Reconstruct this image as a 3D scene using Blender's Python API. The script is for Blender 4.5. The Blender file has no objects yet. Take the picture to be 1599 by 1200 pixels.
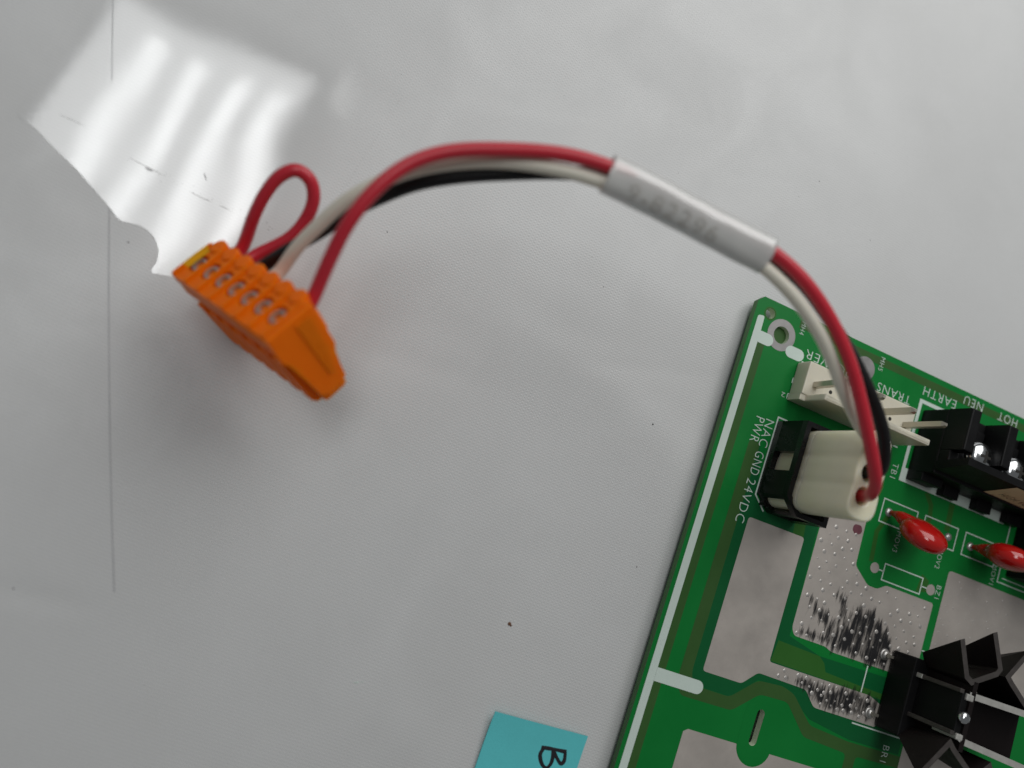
import bpy, bmesh, math, random
from mathutils import Vector, Matrix, noise
random.seed(7)
S = 0.001            # every measure below is in millimetres
sc = bpy.context.scene
C = sc.collection

# ------------------------------------------------------------------ camera
cam = bpy.data.cameras.new('camera')
cam.sensor_width = 36.0
cam.lens = 1250.0 / 1599.0 * 36.0
cam.clip_start = 0.005
cam.clip_end = 20.0
cam.dof.use_dof = True
cam.dof.focus_distance = 0.164
cam.dof.aperture_fstop = 8.4
co = bpy.data.objects.new('camera', cam); C.objects.link(co)
RX = Vector((0.9587101563588705, 0.0, 0.28438501383573306))
RY = -Vector((0.018997739432847355, -0.9977661923158632, -0.06404460451861425))
RZ = -Vector((0.28374975240657346, 0.06680288520344063, -0.9565685822447361))
mw = Matrix((RX, RY, RZ)).transposed().to_4x4()
mw.translation = Vector((-44.3268, -10.4358, 149.433)) * S
co.matrix_world = mw
sc.camera = co

# ------------------------------------------------------------------ world (dim even room light)
w = bpy.data.worlds.new('World'); sc.world = w; w.use_nodes = True
bg = w.node_tree.nodes['Background']
bg.inputs[0].default_value = (0.94, 0.98, 1.0, 1)
bg.inputs[1].default_value = 0.095

# ------------------------------------------------------------------ lamps
def area(name, loc, rot, sx, sy, power, col=(1, 0.98, 0.95)):
    l = bpy.data.lights.new(name, 'AREA'); l.shape = 'RECTANGLE'
    l.size = sx; l.size_y = sy; l.energy = power; l.color = col
    o = bpy.data.objects.new(name, l); C.objects.link(o)
    o.location = loc; o.rotation_euler = rot
    return o
# ceiling troffer with four tubes, 2.35 m over the table
LA = math.radians(65.5)
LC = Vector((-0.471, 0.640, 2.35))
dL = Vector((math.cos(LA), math.sin(LA), 0)); pL = Vector((math.sin(LA), -math.cos(LA), 0))
area('ceiling_lamp_panel', LC, (0, 0, LA), 1.22, 0.60, 7.2, (0.985, 1, 1))
for k, off in enumerate((-0.133, -0.006, 0.133, 0.250)):
    area('ceiling_lamp_tube', LC + pL * off + dL * 0.0 + Vector((0, 0, -0.02)), (0, 0, LA), 1.06, 0.055, 0.75, (0.985, 1, 1))
# unseen lamp added low at the upper right for the table's brightness falloff
q = Vector((0.17, 0.21, 0.27))
area('added_falloff_lamp', q, (q - Vector((0.03, 0.0, 0))).to_track_quat('Z', 'Y').to_euler(), 0.30, 0.30, 0.68, (1, 1, 0.985))

# ------------------------------------------------------------------ view
sc.view_settings.view_transform = 'Standard'
sc.view_settings.look = 'None'
sc.view_settings.exposure = 0.16
sc.view_settings.gamma = 1.0
sc.view_settings.use_curve_mapping = False
sc.cycles.use_denoising = True
sc.cycles.max_bounces = 8

# ================================================================== materials
def new_mat(name):
    m = bpy.data.materials.new(name); m.use_nodes = True
    nt = m.node_tree
    return m, nt, nt.nodes['Principled BSDF']
def N(nt, t, **kw):
    n = nt.nodes.new(t)
    for k, v in kw.items(): setattr(n, k, v)
    return n
def mat(name, col, rough=0.5, metal=0.0, spec=0.5, var=0.10, vscale=300.0, bump=0.0, bscale=1500.0,
        coat=0.0, sss=0.0, rvar=0.08, trans=0.0):
    m, nt, b = new_mat(name)
    tc = N(nt, 'ShaderNodeTexCoord')
    nz = N(nt, 'ShaderNodeTexNoise'); nz.inputs['Scale'].default_value = vscale
    nz.inputs['Detail'].default_value = 5; nz.inputs['Roughness'].default_value = 0.62
    nt.links.new(tc.outputs['Object'], nz.inputs['Vector'])
    mx = N(nt, 'ShaderNodeMix', data_type='RGBA')
    mx.inputs['A'].default_value = tuple(c * (1 - var) for c in col) + (1,)
    mx.inputs['B'].default_value = tuple(min(1, c * (1 + var)) for c in col) + (1,)
    nt.links.new(nz.outputs['Fac'], mx.inputs['Factor'])
    nt.links.new(mx.outputs['Result'], b.inputs['Base Color'])
    mr = N(nt, 'ShaderNodeMapRange')
    mr.inputs['From Min'].default_value = 0.3; mr.inputs['From Max'].default_value = 0.7
    mr.inputs['To Min'].default_value = max(0.02, rough - rvar); mr.inputs['To Max'].default_value = min(1, rough + rvar)
    nt.links.new(nz.outputs['Fac'], mr.inputs['Value'])
    nt.links.new(mr.outputs['Result'], b.inputs['Roughness'])
    b.inputs['Metallic'].default_value = metal
    b.inputs['Specular IOR Level'].default_value = spec
    b.inputs['Coat Weight'].default_value = coat
    b.inputs['Coat Roughness'].default_value = 0.12
    b.inputs['Transmission Weight'].default_value = trans
    if sss:
        b.inputs['Subsurface Scale'].default_value = 0.003
        b.inputs['Subsurface Weight'].default_value = sss
        b.inputs['Subsurface Radius'].default_value = (0.9, 0.8, 0.6)
    if bump:
        n2 = N(nt, 'ShaderNodeTexNoise'); n2.inputs['Scale'].default_value = bscale; n2.inputs['Detail'].default_value = 3
        nt.links.new(tc.outputs['Object'], n2.inputs['Vector'])
        bp = N(nt, 'ShaderNodeBump'); bp.inputs['Strength'].default_value = bump; bp.inputs['Distance'].default_value = 0.0001
        nt.links.new(n2.outputs['Fac'], bp.inputs['Height'])
        nt.links.new(bp.outputs['Normal'], b.inputs['Normal'])
    return m

M = {}
M['mask'] = mat('solder_mask_green', (0.005, 0.182, 0.032), 0.36, var=0.16, vscale=60, spec=0.22, bump=0.05)
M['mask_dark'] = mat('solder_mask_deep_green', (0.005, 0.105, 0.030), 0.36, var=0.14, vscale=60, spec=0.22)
M['mask_bright'] = mat('solder_mask_bright_green', (0.008, 0.25, 0.045), 0.36, var=0.18, vscale=90, spec=0.22)
M['olive'] = mat('bare_laminate_olive', (0.042, 0.110, 0.028), 0.4, var=0.12, vscale=120, spec=0.22)
M['olive_green'] = mat('laminate_olive_green', (0.032, 0.130, 0.022), 0.4, var=0.12, vscale=120, spec=0.22)
M['edge'] = mat('laminate_edge', (0.055, 0.16, 0.045), 0.6, var=0.2)
M['wall'] = mat('lit_hole_wall', (0.62, 0.70, 0.52), 0.6, var=0.2, vscale=900)  # brightened to stand in for light leaking into slot and holes
M['silk'] = mat('silkscreen_white', (0.60, 0.70, 0.64), 0.55, var=0.05, spec=0.3)
M['tin'] = mat('tinned_copper', (0.56, 0.51, 0.465), 0.46, metal=0.45, var=0.15, vscale=130, bump=0.12, bscale=900)
M['solder'] = mat('solder', (0.50, 0.485, 0.47), 0.36, metal=0.7, var=0.15, bump=0.25, bscale=1200)
M['dimtin'] = mat('dimmed_solder_coat', (0.33, 0.32, 0.315), 0.42, metal=0.5, var=0.2, vscale=400, bump=0.5, bscale=500)  # rough solder, base darkened to offset the near lamp
M['bead'] = mat('tinned_bead', (0.56, 0.53, 0.50), 0.34, metal=0.5, var=0.15, bump=0.1, bscale=1200)
M['chrome'] = mat('screw_steel', (0.72, 0.73, 0.74), 0.14, metal=1.0, var=0.08, bump=0.35, bscale=700)
M['pinmetal'] = mat('pin_metal', (0.50, 0.47, 0.40), 0.36, metal=0.8, var=0.10, vscale=900)
M['ivory'] = mat('ivory_nylon', (0.66, 0.62, 0.51), 0.42, var=0.05, sss=0.2)
M['nylon'] = mat('natural_nylon', (0.78, 0.745, 0.56), 0.38, var=0.07, vscale=200, sss=0.6, bump=0.05)
M['black'] = mat('black_plastic', (0.006, 0.006, 0.0065), 0.46, var=0.3, bump=0.15, bscale=2500, spec=0.2)
M['blackgloss'] = mat('black_header_plastic', (0.006, 0.006, 0.0065), 0.30, var=0.3, spec=0.25)
M['anod'] = mat('black_anodised_aluminium', (0.010, 0.0068, 0.0068), 0.55, var=0.3, bump=0.2, bscale=3000, spec=0.2)
M['wornedge'] = mat('worn_aluminium_edge', (0.075, 0.066, 0.062), 0.5, metal=0.3, var=0.5, vscale=500)
M['paleedge'] = mat('pale_aluminium_edge', (0.48, 0.47, 0.44), 0.5, metal=0.3, var=0.25, vscale=500)
M['redpvc'] = mat('red_wire_pvc', (0.56, 0.024, 0.042), 0.32, var=0.10, vscale=150, bump=0.05)
M['whitepvc'] = mat('white_wire_pvc', (0.76, 0.725, 0.62), 0.42, var=0.06, vscale=120, sss=0.1)
M['blackpvc'] = mat('black_wire_pvc', (0.009, 0.0085, 0.009), 0.40, var=0.3, spec=0.3)
M['epoxy'] = mat('red_epoxy', (0.47, 0.010, 0.008), 0.16, var=0.08, vscale=200, coat=0.4)
M['orange'] = mat('orange_nylon', (0.96, 0.160, 0.001), 0.45, var=0.09, vscale=160, sss=0.45, bump=0.05, spec=0.18)
M['yellow'] = mat('yellow_sticker', (0.76, 0.42, 0.01), 0.5, var=0.08)
M['teal'] = mat('teal_paper', (0.125, 0.60, 0.63), 0.85, var=0.05, vscale=350, bump=0.2, bscale=2500, spec=0.2)
M['ink'] = mat('black_marker_ink', (0.012, 0.010, 0.014), 0.6, var=0.3)
M['label'] = mat('beige_label_paper', (0.86, 0.64, 0.40), 0.6, var=0.10, vscale=250)
M['labelink'] = mat('brown_label_ink', (0.13, 0.045, 0.03), 0.6, var=0.2)
M['sleeve'] = mat('white_sleeve_plastic', (0.78, 0.78, 0.76), 0.14, var=0.12, vscale=150, coat=1.0, bump=0.07, bscale=200)
M['sleeveink'] = mat('faded_sleeve_print', (0.42, 0.40, 0.37), 0.4, var=0.25, vscale=500)
M['hole'] = mat('dark_cavity', (0.02, 0.018, 0.015), 0.7)
M['speck'] = mat('dark_dirt', (0.10, 0.095, 0.095), 0.8, var=0.4)
M['brown'] = mat('brown_dirt', (0.14, 0.06, 0.03), 0.8, var=0.4)
M['burgundy'] = mat('flux_residue', (0.16, 0.06, 0.075), 0.35, var=0.3, vscale=700)

# soot: patchy black deposit, the metal shows through where it is thin
def soot_mat():
    m, nt, b = new_mat('soot')
    tc = N(nt, 'ShaderNodeTexCoord')
    mp = N(nt, 'ShaderNodeMapping'); mp.inputs['Rotation'].default_value = (0, 0, math.radians(-22)); mp.inputs['Scale'].default_value = (1.0, 0.13, 1)
    nt.links.new(tc.outputs['Object'], mp.inputs['Vector'])
    n1 = N(nt, 'ShaderNodeTexNoise'); n1.inputs['Scale'].default_value = 900; n1.inputs['Detail'].default_value = 6; n1.inputs['Roughness'].default_value = 0.7
    nt.links.new(mp.outputs['Vector'], n1.inputs['Vector'])
    at = N(nt, 'ShaderNodeAttribute', attribute_name='thick')
    ad = N(nt, 'ShaderNodeMath', operation='ADD'); k1 = N(nt, 'ShaderNodeMath', operation='MULTIPLY_ADD'); k1.inputs[1].default_value = 3.0; k1.inputs[2].default_value = -1.0; nt.links.new(n1.outputs['Fac'], k1.inputs[0]); nt.links.new(k1.outputs[0], ad.inputs[0]); nt.links.new(at.outputs['Fac'], ad.inputs[1])
    rp = N(nt, 'ShaderNodeMapRange'); rp.inputs['From Min'].default_value = 0.62; rp.inputs['From Max'].default_value = 1.12; rp.inputs['To Max'].default_value = 0.9
    nt.links.new(ad.outputs[0], rp.inputs['Value'])
    b.inputs['Base Color'].default_value = (0.012, 0.012, 0.014, 1); b.inputs['Roughness'].default_value = 0.5
    nt.links.new(rp.outputs['Result'], b.inputs['Alpha'])
    return m
M['soot'] = soot_mat()

# white table cover: fine woven emboss
def table_mat(gloss=False):
    m, nt, b = new_mat('glossy_clear_vinyl' if gloss else 'white_vinyl_tablecloth')
    tc = N(nt, 'ShaderNodeTexCoord')
    mp = N(nt, 'ShaderNodeMapping'); mp.inputs['Rotation'].default_value = (0, 0, math.radians(24))
    nt.links.new(tc.outputs['Object'], mp.inputs['Vector'])
    sp = N(nt, 'ShaderNodeSeparateXYZ'); nt.links.new(mp.outputs['Vector'], sp.inputs[0])
    def wave(sock, per):
        a = N(nt, 'ShaderNodeMath', operation='MULTIPLY'); a.inputs[1].default_value = 2 * math.pi / (per * S); nt.links.new(sock, a.inputs[0])
        s = N(nt, 'ShaderNodeMath', operation='SINE'); nt.links.new(a.outputs[0], s.inputs[0]); return s.outputs[0]
    sx = wave(sp.outputs['X'], 0.82); sy = wave(sp.outputs['Y'], 0.62)
    mul = N(nt, 'ShaderNodeMath', operation='MULTIPLY'); nt.links.new(sx, mul.inputs[0]); nt.links.new(sy, mul.inputs[1])
    add = N(nt, 'ShaderNodeMath', operation='MULTIPLY_ADD'); nt.links.new(sy, add.inputs[0]); add.inputs[1].default_value = 0.6; nt.links.new(mul.outputs[0], add.inputs[2])
    nz = N(nt, 'ShaderNodeTexNoise'); nz.inputs['Scale'].default_value = 1800; nz.inputs['Detail'].default_value = 2
    nt.links.new(tc.outputs['Object'], nz.inputs['Vector'])
    ad2 = N(nt, 'ShaderNodeMath', operation='MULTIPLY_ADD'); nt.links.new(nz.outputs['Fac'], ad2.inputs[0]); ad2.inputs[1].default_value = 1.0; nt.links.new(add.outputs[0], ad2.inputs[2])
    bp = N(nt, 'ShaderNodeBump'); bp.inputs['Strength'].default_value = 0.24; bp.inputs['Distance'].default_value = 0.00004
    nt.links.new(ad2.outputs[0], bp.inputs['Height']); nt.links.new(bp.outputs['Normal'], b.inputs['Normal'])
    # colour: white with faint grime, a slightly darker thread pattern
    n2 = N(nt, 'ShaderNodeTexNoise'); n2.inputs['Scale'].default_value = 26; n2.inputs['Detail'].default_value = 6; n2.inputs['Roughness'].default_value = 0.6
    nt.links.new(tc.outputs['Object'], n2.inputs['Vector'])
    mx = N(nt, 'ShaderNodeMix', data_type='RGBA')
    mx.inputs['A'].default_value = (0.565, 0.565, 0.56, 1); mx.inputs['B'].default_value = (0.665, 0.67, 0.67, 1)
    nt.links.new(n2.outputs['Fac'], mx.inputs['Factor'])
    mt = N(nt, 'ShaderNodeMapRange'); mt.inputs['From Min'].default_value = -1.6; mt.inputs['From Max'].default_value = 2.2
    mt.inputs['To Min'].default_value = 0.90; mt.inputs['To Max'].default_value = 1.06
    nt.links.new(ad2.outputs[0], mt.inputs['Value'])
    vm = N(nt, 'ShaderNodeVectorMath', operation='SCALE'); nt.links.new(mx.outputs['Result'], vm.inputs[0]); nt.links.new(mt.outputs['Result'], vm.inputs['Scale'])
    nt.links.new(vm.outputs[0], b.inputs['Base Color'])
    n5 = N(nt, 'ShaderNodeTexNoise'); n5.inputs['Scale'].default_value = 45; n5.inputs['Detail'].default_value = 8; n5.inputs['Distortion'].default_value = 1.2
    nt.links.new(tc.outputs['Object'], n5.inputs['Vector'])
    r5 = N(nt, 'ShaderNodeMapRange'); r5.inputs['From Min'].default_value = 0.3; r5.inputs['From Max'].default_value = 0.7
    r5.inputs['To Min'].default_value = 0.30; r5.inputs['To Max'].default_value = 0.52
    nt.links.new(n5.outputs['Fac'], r5.inputs['Value']); nt.links.new(r5.outputs['Result'], b.inputs['Roughness'])
    b.inputs['Specular IOR Level'].default_value = 0.5
    if gloss:      # the clear top layer lies flat here: smooth, only long waves in it; fades into the matte weave at its rim
        g = N(nt, 'ShaderNodeBsdfPrincipled'); nt.links.new(vm.outputs[0], g.inputs['Base Color'])
        n3 = N(nt, 'ShaderNodeTexNoise'); n3.inputs['Scale'].default_value = 30; n3.inputs['Detail'].default_value = 1.0
        nt.links.new(tc.outputs['Object'], n3.inputs['Vector'])
        b3 = N(nt, 'ShaderNodeBump'); b3.inputs['Strength'].default_value = 1.0; b3.inputs['Distance'].default_value = 0.00020
        nt.links.new(n3.outputs['Fac'], b3.inputs['Height']); nt.links.new(b3.outputs['Normal'], g.inputs['Normal'])
        n4 = N(nt, 'ShaderNodeTexNoise'); n4.inputs['Scale'].default_value = 120; n4.inputs['Detail'].default_value = 6
        nt.links.new(tc.outputs['Object'], n4.inputs['Vector'])
        r4 = N(nt, 'ShaderNodeMapRange'); r4.inputs['To Min'].default_value = 0.03; r4.inputs['To Max'].default_value = 0.09
        nt.links.new(n4.outputs['Fac'], r4.inputs['Value']); nt.links.new(r4.outputs['Result'], g.inputs['Roughness'])
        g.inputs['IOR'].default_value = 1.8
        at = N(nt, 'ShaderNodeAttribute', attribute_name='smoothness')
        ms = N(nt, 'ShaderNodeMixShader')
        nt.links.new(at.outputs['Fac'], ms.inputs[0]); nt.links.new(b.outputs[0], ms.inputs[1]); nt.links.new(g.outputs[0], ms.inputs[2])
        nt.links.new(ms.outputs[0], nt.nodes['Material Output'].inputs[0])
    return m
M['table'] = table_mat()
M['film'] = table_mat(True)

# ================================================================== mesh helpers (mm in, metres out)
def link(name, me, m, parent=None, label=None, smooth=False, kind=None, matrix=None):
    o = bpy.data.objects.new(name, me); C.objects.link(o)
    if m is not None:
        me.materials.clear(); me.materials.append(M[m] if isinstance(m, str) else m)
    if parent is not None: o.parent = parent
    if matrix is not None: o.matrix_local = matrix
    if label: o['label'] = label
    if kind: o['kind'] = kind
    if smooth:
        for p in me.polygons: p.use_smooth = True
    return o
def empty(name, loc=(0, 0, 0), rz=0.0, label=None, cat=None, parent=None):
    o = bpy.data.objects.new(name, None); C.objects.link(o); o.empty_display_size = 0.005
    o.location = Vector(loc) * S; o.rotation_euler = (0, 0, rz)
    if parent is not None: o.parent = parent
    if label: o['label'] = label
    if cat: o['category'] = cat
    return o
def me_from(verts, faces, name='m'):
    me = bpy.data.meshes.new(name)
    me.from_pydata([(v[0] * S, v[1] * S, v[2] * S) for v in verts], [], faces); me.update(); return me
def bm_me(bm, name='m', scale=True):
    if scale:
        for v in bm.verts: v.co *= S
    bmesh.ops.recalc_face_normals(bm, faces=bm.faces)
    me = bpy.data.meshes.new(name); bm.to_mesh(me); bm.free(); return me
def bbox(bm, x0, x1, y0, y1, z0, z1, bev=0.0):
    vs = [bm.verts.new(p) for p in ((x0,y0,z0),(x1,y0,z0),(x1,y1,z0),(x0,y1,z0),(x0,y0,z1),(x1,y0,z1),(x1,y1,z1),(x0,y1,z1))]
    fs = [bm.faces.new([vs[i] for i in f]) for f in ((3,2,1,0),(4,5,6,7),(0,1,5,4),(1,2,6,5),(2,3,7,6),(3,0,4,7))]
    if bev:
        es = list({e for f in fs for e in f.edges})
        bmesh.ops.bevel(bm, geom=es, offset=bev, segments=2, profile=0.6, affect='EDGES')
def box(x0, x1, y0, y1, z0, z1, bev=0.0):
    bm = bmesh.new(); bbox(bm, x0, x1, y0, y1, z0, z1, bev); return bm_me(bm)
def prism(bm, poly, z0, z1, bev=0.0):
    lo = [bm.verts.new((x, y, z0)) for x, y in poly]; hi = [bm.verts.new((x, y, z1)) for x, y in poly]
    n = len(poly); fs = [bm.faces.new(lo[::-1]), bm.faces.new(hi)]
    for i in range(n): fs.append(bm.faces.new((lo[i], lo[(i+1) % n], hi[(i+1) % n], hi[i])))
    if bev:
        es = list(set(fs[1].edges))
        bmesh.ops.bevel(bm, geom=es, offset=bev, segments=2, profile=0.6, affect='EDGES')
def bcyl(bm, c, r, z0, z1, n=20, r2=None, bev=0.0):
    r2 = r if r2 is None else r2
    lo = [bm.verts.new((c[0]+r*math.cos(2*math.pi*i/n), c[1]+r*math.sin(2*math.pi*i/n), z0)) for i in range(n)]
    hi = [bm.verts.new((c[0]+r2*math.cos(2*math.pi*i/n), c[1]+r2*math.sin(2*math.pi*i/n), z1)) for i in range(n)]
    f = [bm.faces.new(lo[::-1]), bm.faces.new(hi)]
    for i in range(n): bm.faces.new((lo[i], lo[(i+1) % n], hi[(i+1) % n], hi[i]))
    if bev: bmesh.ops.bevel(bm, geom=list(f[1].edges), offset=bev, segments=2, profile=0.6, affect='EDGES')
def bdome(bm, c, r, z, h, n=14, m=4):
    rings = []
    for j in range(m):
        a = math.pi/2*j/m
        rings.append([bm.verts.new((c[0]+r*math.cos(a)*math.cos(2*math.pi*i/n), c[1]+r*math.cos(a)*math.sin(2*math.pi*i/n), z+h*math.sin(a))) for i in range(n)])
    top = bm.verts.new((c[0], c[1], z+h))
    for j in range(m-1):
        for i in range(n): bm.faces.new((rings[j][i], rings[j][(i+1) % n], rings[j+1][(i+1) % n], rings[j+1][i]))
    for i in range(n): bm.faces.new((rings[-1][i], rings[-1][(i+1) % n], top))
def fill(loops, z0=0.0, z1=None, bev=0.0):
    """flat (or extruded) sheet from outline + hole loops"""
    cu = bpy.data.curves.new('tmp', 'CURVE'); cu.dimensions = '2D'; cu.fill_mode = 'BOTH'
    for lp in loops:
        s = cu.splines.new('POLY'); s.points.add(len(lp)-1); s.use_cyclic_u = True
        for p, (x, y) in zip(s.points, lp): p.co = (x, y, 0, 1)
    if z1 is not None:
        cu.extrude = (z1 - z0) / 2 - bev
        if bev: cu.bevel_depth = bev; cu.bevel_resolution = 3; cu.offset = -bev
    else: cu.fill_mode = 'FRONT'
    o = bpy.data.objects.new('tmp', cu); C.objects.link(o)
    dg = bpy.context.evaluated_depsgraph_get()
    me = bpy.data.meshes.new_from_object(o.evaluated_get(dg))
    bpy.data.objects.remove(o); bpy.data.curves.remove(cu)
    zc = z0 if z1 is None else (z0 + z1) / 2
    for v in me.vertices: v.co = Vector((v.co.x, v.co.y, v.co.z + zc)) * S
    return me
def text_me(s, w_, h_, cx, cy, rot, z):
    cu = bpy.data.curves.new('tmp', 'FONT'); cu.body = s; cu.size = 1.0; cu.resolution_u = 3
    cu.space_character = 1.12; cu.offset = -0.012
    o = bpy.data.objects.new('tmp', cu); C.objects.link(o)
    dg = bpy.context.evaluated_depsgraph_get()
    me = bpy.data.meshes.new_from_object(o.evaluated_get(dg))
    bpy.data.objects.remove(o); bpy.data.curves.remove(cu)
    xs = [v.co.x for v in me.vertices]; ys = [v.co.y for v in me.vertices]
    x0, x1, y0, y1 = min(xs), max(xs), min(ys), max(ys)
    ca, sa = math.cos(rot), math.sin(rot)
    for v in me.vertices:
        x = ((v.co.x-x0)/(x1-x0)-0.5)*w_; y = ((v.co.y-y0)/(y1-y0)-0.5)*h_
        v.co = Vector((cx+x*ca-y*sa, cy+x*sa+y*ca, z)) * S
    return me
def circ(cx, cy, r, n=36): return [(cx+r*math.cos(2*math.pi*i/n), cy+r*math.sin(2*math.pi*i/n)) for i in range(n)]
def capsule(a, b, r, n=10):
    a = Vector(a); b = Vector(b); d = (b-a).normalized(); t = math.atan2(d.y, d.x)
    return [(b.x+r*math.cos(t-math.pi/2+math.pi*i/n), b.y+r*math.sin(t-math.pi/2+math.pi*i/n)) for i in range(n+1)] + \
           [(a.x+r*math.cos(t+math.pi/2+math.pi*i/n), a.y+r*math.sin(t+math.pi/2+math.pi*i/n)) for i in range(n+1)]
def rnd(poly, r, n=4):
    out = []; L = len(poly)
    for i in range(L):
        p = Vector(poly[i]); a = Vector(poly[i-1]); b = Vector(poly[(i+1) % L])
        d1 = (a-p); d2 = (b-p); rr = min(r, d1.length*0.45, d2.length*0.45)
        q1 = p+d1.normalized()*rr; q2 = p+d2.normalized()*rr
        for k in range(n+1):
            t = k/n; v = q1*(1-t)**2+p*2*t*(1-t)+q2*t*t; out.append((v.x, v.y))
    return out
def stroke(pts, wd, closed=False):
    """mitred flat line -> list of loops"""
    P = [Vector(p) for p in pts]; n = len(P)
    def off(i, s):
        if closed: a, b = P[i-1], P[(i+1) % n]
        else: a = P[i-1] if i > 0 else None; b = P[i+1] if i < n-1 else None
        d1 = (P[i]-a).normalized() if a is not None else None
        d2 = (b-P[i]).normalized() if b is not None else None
        if d1 is None: d1 = d2
        if d2 is None: d2 = d1
        n1 = Vector((-d1.y, d1.x)); n2 = Vector((-d2.y, d2.x)); m_ = (n1+n2)
        m_ = m_.normalized(); k = wd/2/max(0.3, m_.dot(n1))
        q_ = P[i]+m_*k*s; return (q_.x, q_.y)
    Lf = [off(i, 1) for i in range(n)]; Rt = [off(i, -1) for i in range(n)]
    if closed: return [Lf, Rt]
    return [Lf+Rt[::-1]]
def spline(pts, per=10):
    P = [Vector(p) for p in pts]; out = []
    for i in range(len(P)-1):
        p0 = P[max(0, i-1)]; p1 = P[i]; p2 = P[i+1]; p3 = P[min(len(P)-1, i+2)]
        def tj(ti, a, b): return ti+max(1e-4, (b-a).length)**0.5
        t0 = 0; t1 = tj(t0, p0, p1) if i > 0 else 0; t2 = tj(t1, p1, p2); t3 = tj(t2, p2, p3)
        m1 = (p2-p1)/(t2-t1); m2 = m1.copy()
        if i > 0: m1 = ((p1-p0)/(t1-t0)-(p2-p0)/(t2-t0)+(p2-p1)/(t2-t1))
        if i < len(P)-2: m2 = ((p2-p1)/(t2-t1)-(p3-p1)/(t3-t1)+(p3-p2)/(t3-t2))
        m1 = m1*(t2-t1); m2 = m2*(t2-t1)
        for k in range(per):
            t = k/per
            out.append(p1*(2*t**3-3*t*t+1)+m1*(t**3-2*t*t+t)+p2*(-2*t**3+3*t*t)+m2*(t**3-t*t))
    out.append(P[-1]); return out
def smoothpath(p, it):
    p = [v.copy() for v in p]
    for _ in range(it):
        p = [p[0]]+[(p[i-1]+p[i]*2+p[i+1])/4 for i in range(1, len(p)-1)]+[p[-1]]
    return p
def tube_me(path, r, n=14, ry=None, caps=True, up=None, rfun=None):
    ry = ry or r; verts = []; faces = []
    T = [(path[min(i+1, len(path)-1)]-path[max(0, i-1)]).normalized() for i in range(len(path))]
    nrm = (up or Vector((0, 0, 1))); nrm = (nrm-T[0]*nrm.dot(T[0])).normalized()
    for i, p in enumerate(path):
        nrm = (nrm-T[i]*nrm.dot(T[i])).normalized(); b = T[i].cross(nrm)
        for k in range(n):
            a = 2*math.pi*k/n
            s = rfun(i/(len(path)-1), a) if rfun else 1.0
            verts.append(p+b*(r*s*math.cos(a))+nrm*(ry*s*math.sin(a)))
    for i in range(len(path)-1):
        for k in range(n):
            faces.append((i*n+k, (i+1)*n+k, (i+1)*n+(k+1) % n, i*n+(k+1) % n))
    if caps: faces.append(tuple(range(n))); faces.append(tuple((len(path)-1)*n+k for k in range(n))[::-1])
    return me_from(verts, faces)

# ================================================================== table (setting)
def axis(a, b, step, far):
    v = []; x = a
    while x < b+1e-6: v.append(x); x += step
    k = step
    lo, hi = [a], [b]
    while lo[-1] > -far: k *= 1.6; lo.append(lo[-1]-k)
    k = step
    while hi[-1] < far: k *= 1.6; hi.append(hi[-1]+k)
    return lo[:0:-1]+v+hi[1:]
CREASE = [((-16, -24), (-31, -60), 4.0, -0.34), ((-12, -28), (-26, -62), 3.4, 0.26), ((-58, -20), (-80, -62), 7.0, -0.22), ((-50, 0), (-20, -12), 5.0, -0.16), ((-36, 8), (-2, -1), 2.6, -0.10), ((-28, 22), (48, 1), 5.0, -0.16),
          ((0, 17), (46, -13), 3.2, -0.07), ((4, 13), (47, -17), 3.0, 0.05), ((10, 5), (49, 2), 1.6, -0.06), ((-28, -58), (-10, -75), 6, 0.25),
          ((60, 70), (78, 20), 1.2, -0.05), ((-90, -34), (-72, -39), 2.0, -0.12)]
def tz(x, y, fold=True):
    z = 0.10*noise.noise(Vector((x*0.018, y*0.018, 1.3)))+0.05*noise.noise(Vector((x*0.05, y*0.05, 4.1)))
    for a, b, wd, h in CREASE:
        ax, ay = a; bx, by = b; dx, dy = bx-ax, by-ay; L2 = dx*dx+dy*dy
        t = ((x-ax)*dx+(y-ay)*dy)/L2; tt = min(1, max(0, t))
        d2 = (x-ax-dx*tt)**2+(y-ay-dy*tt)**2
        z += h*math.exp(-d2/(wd*wd))*math.sin(math.pi*min(1, max(0.0, 0.08+0.84*tt)))
    # long fold line in the cover at the left
    fx = -72.2+0.00095*(y-26)**2*0.5+(26-y)*0.02
    if fold and -38 < y: z -= 0.06*math.exp(-((x-fx)/0.45)**2)*min(1, (y+38)/25)
    return z
xs = axis(-115, 135, 1.0, 700); ys = axis(-95, 105, 1.0, 700)
verts = [(x, y, tz(x, y)-0.22) for y in ys for x in xs]; nx = len(xs)
faces = [(j*nx+i, j*nx+i+1, (j+1)*nx+i+1, (j+1)*nx+i) for j in range(len(ys)-1) for i in range(nx-1)]
table = link('table_surface', me_from(verts, faces), 'table', kind='structure', smooth=True)
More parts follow.
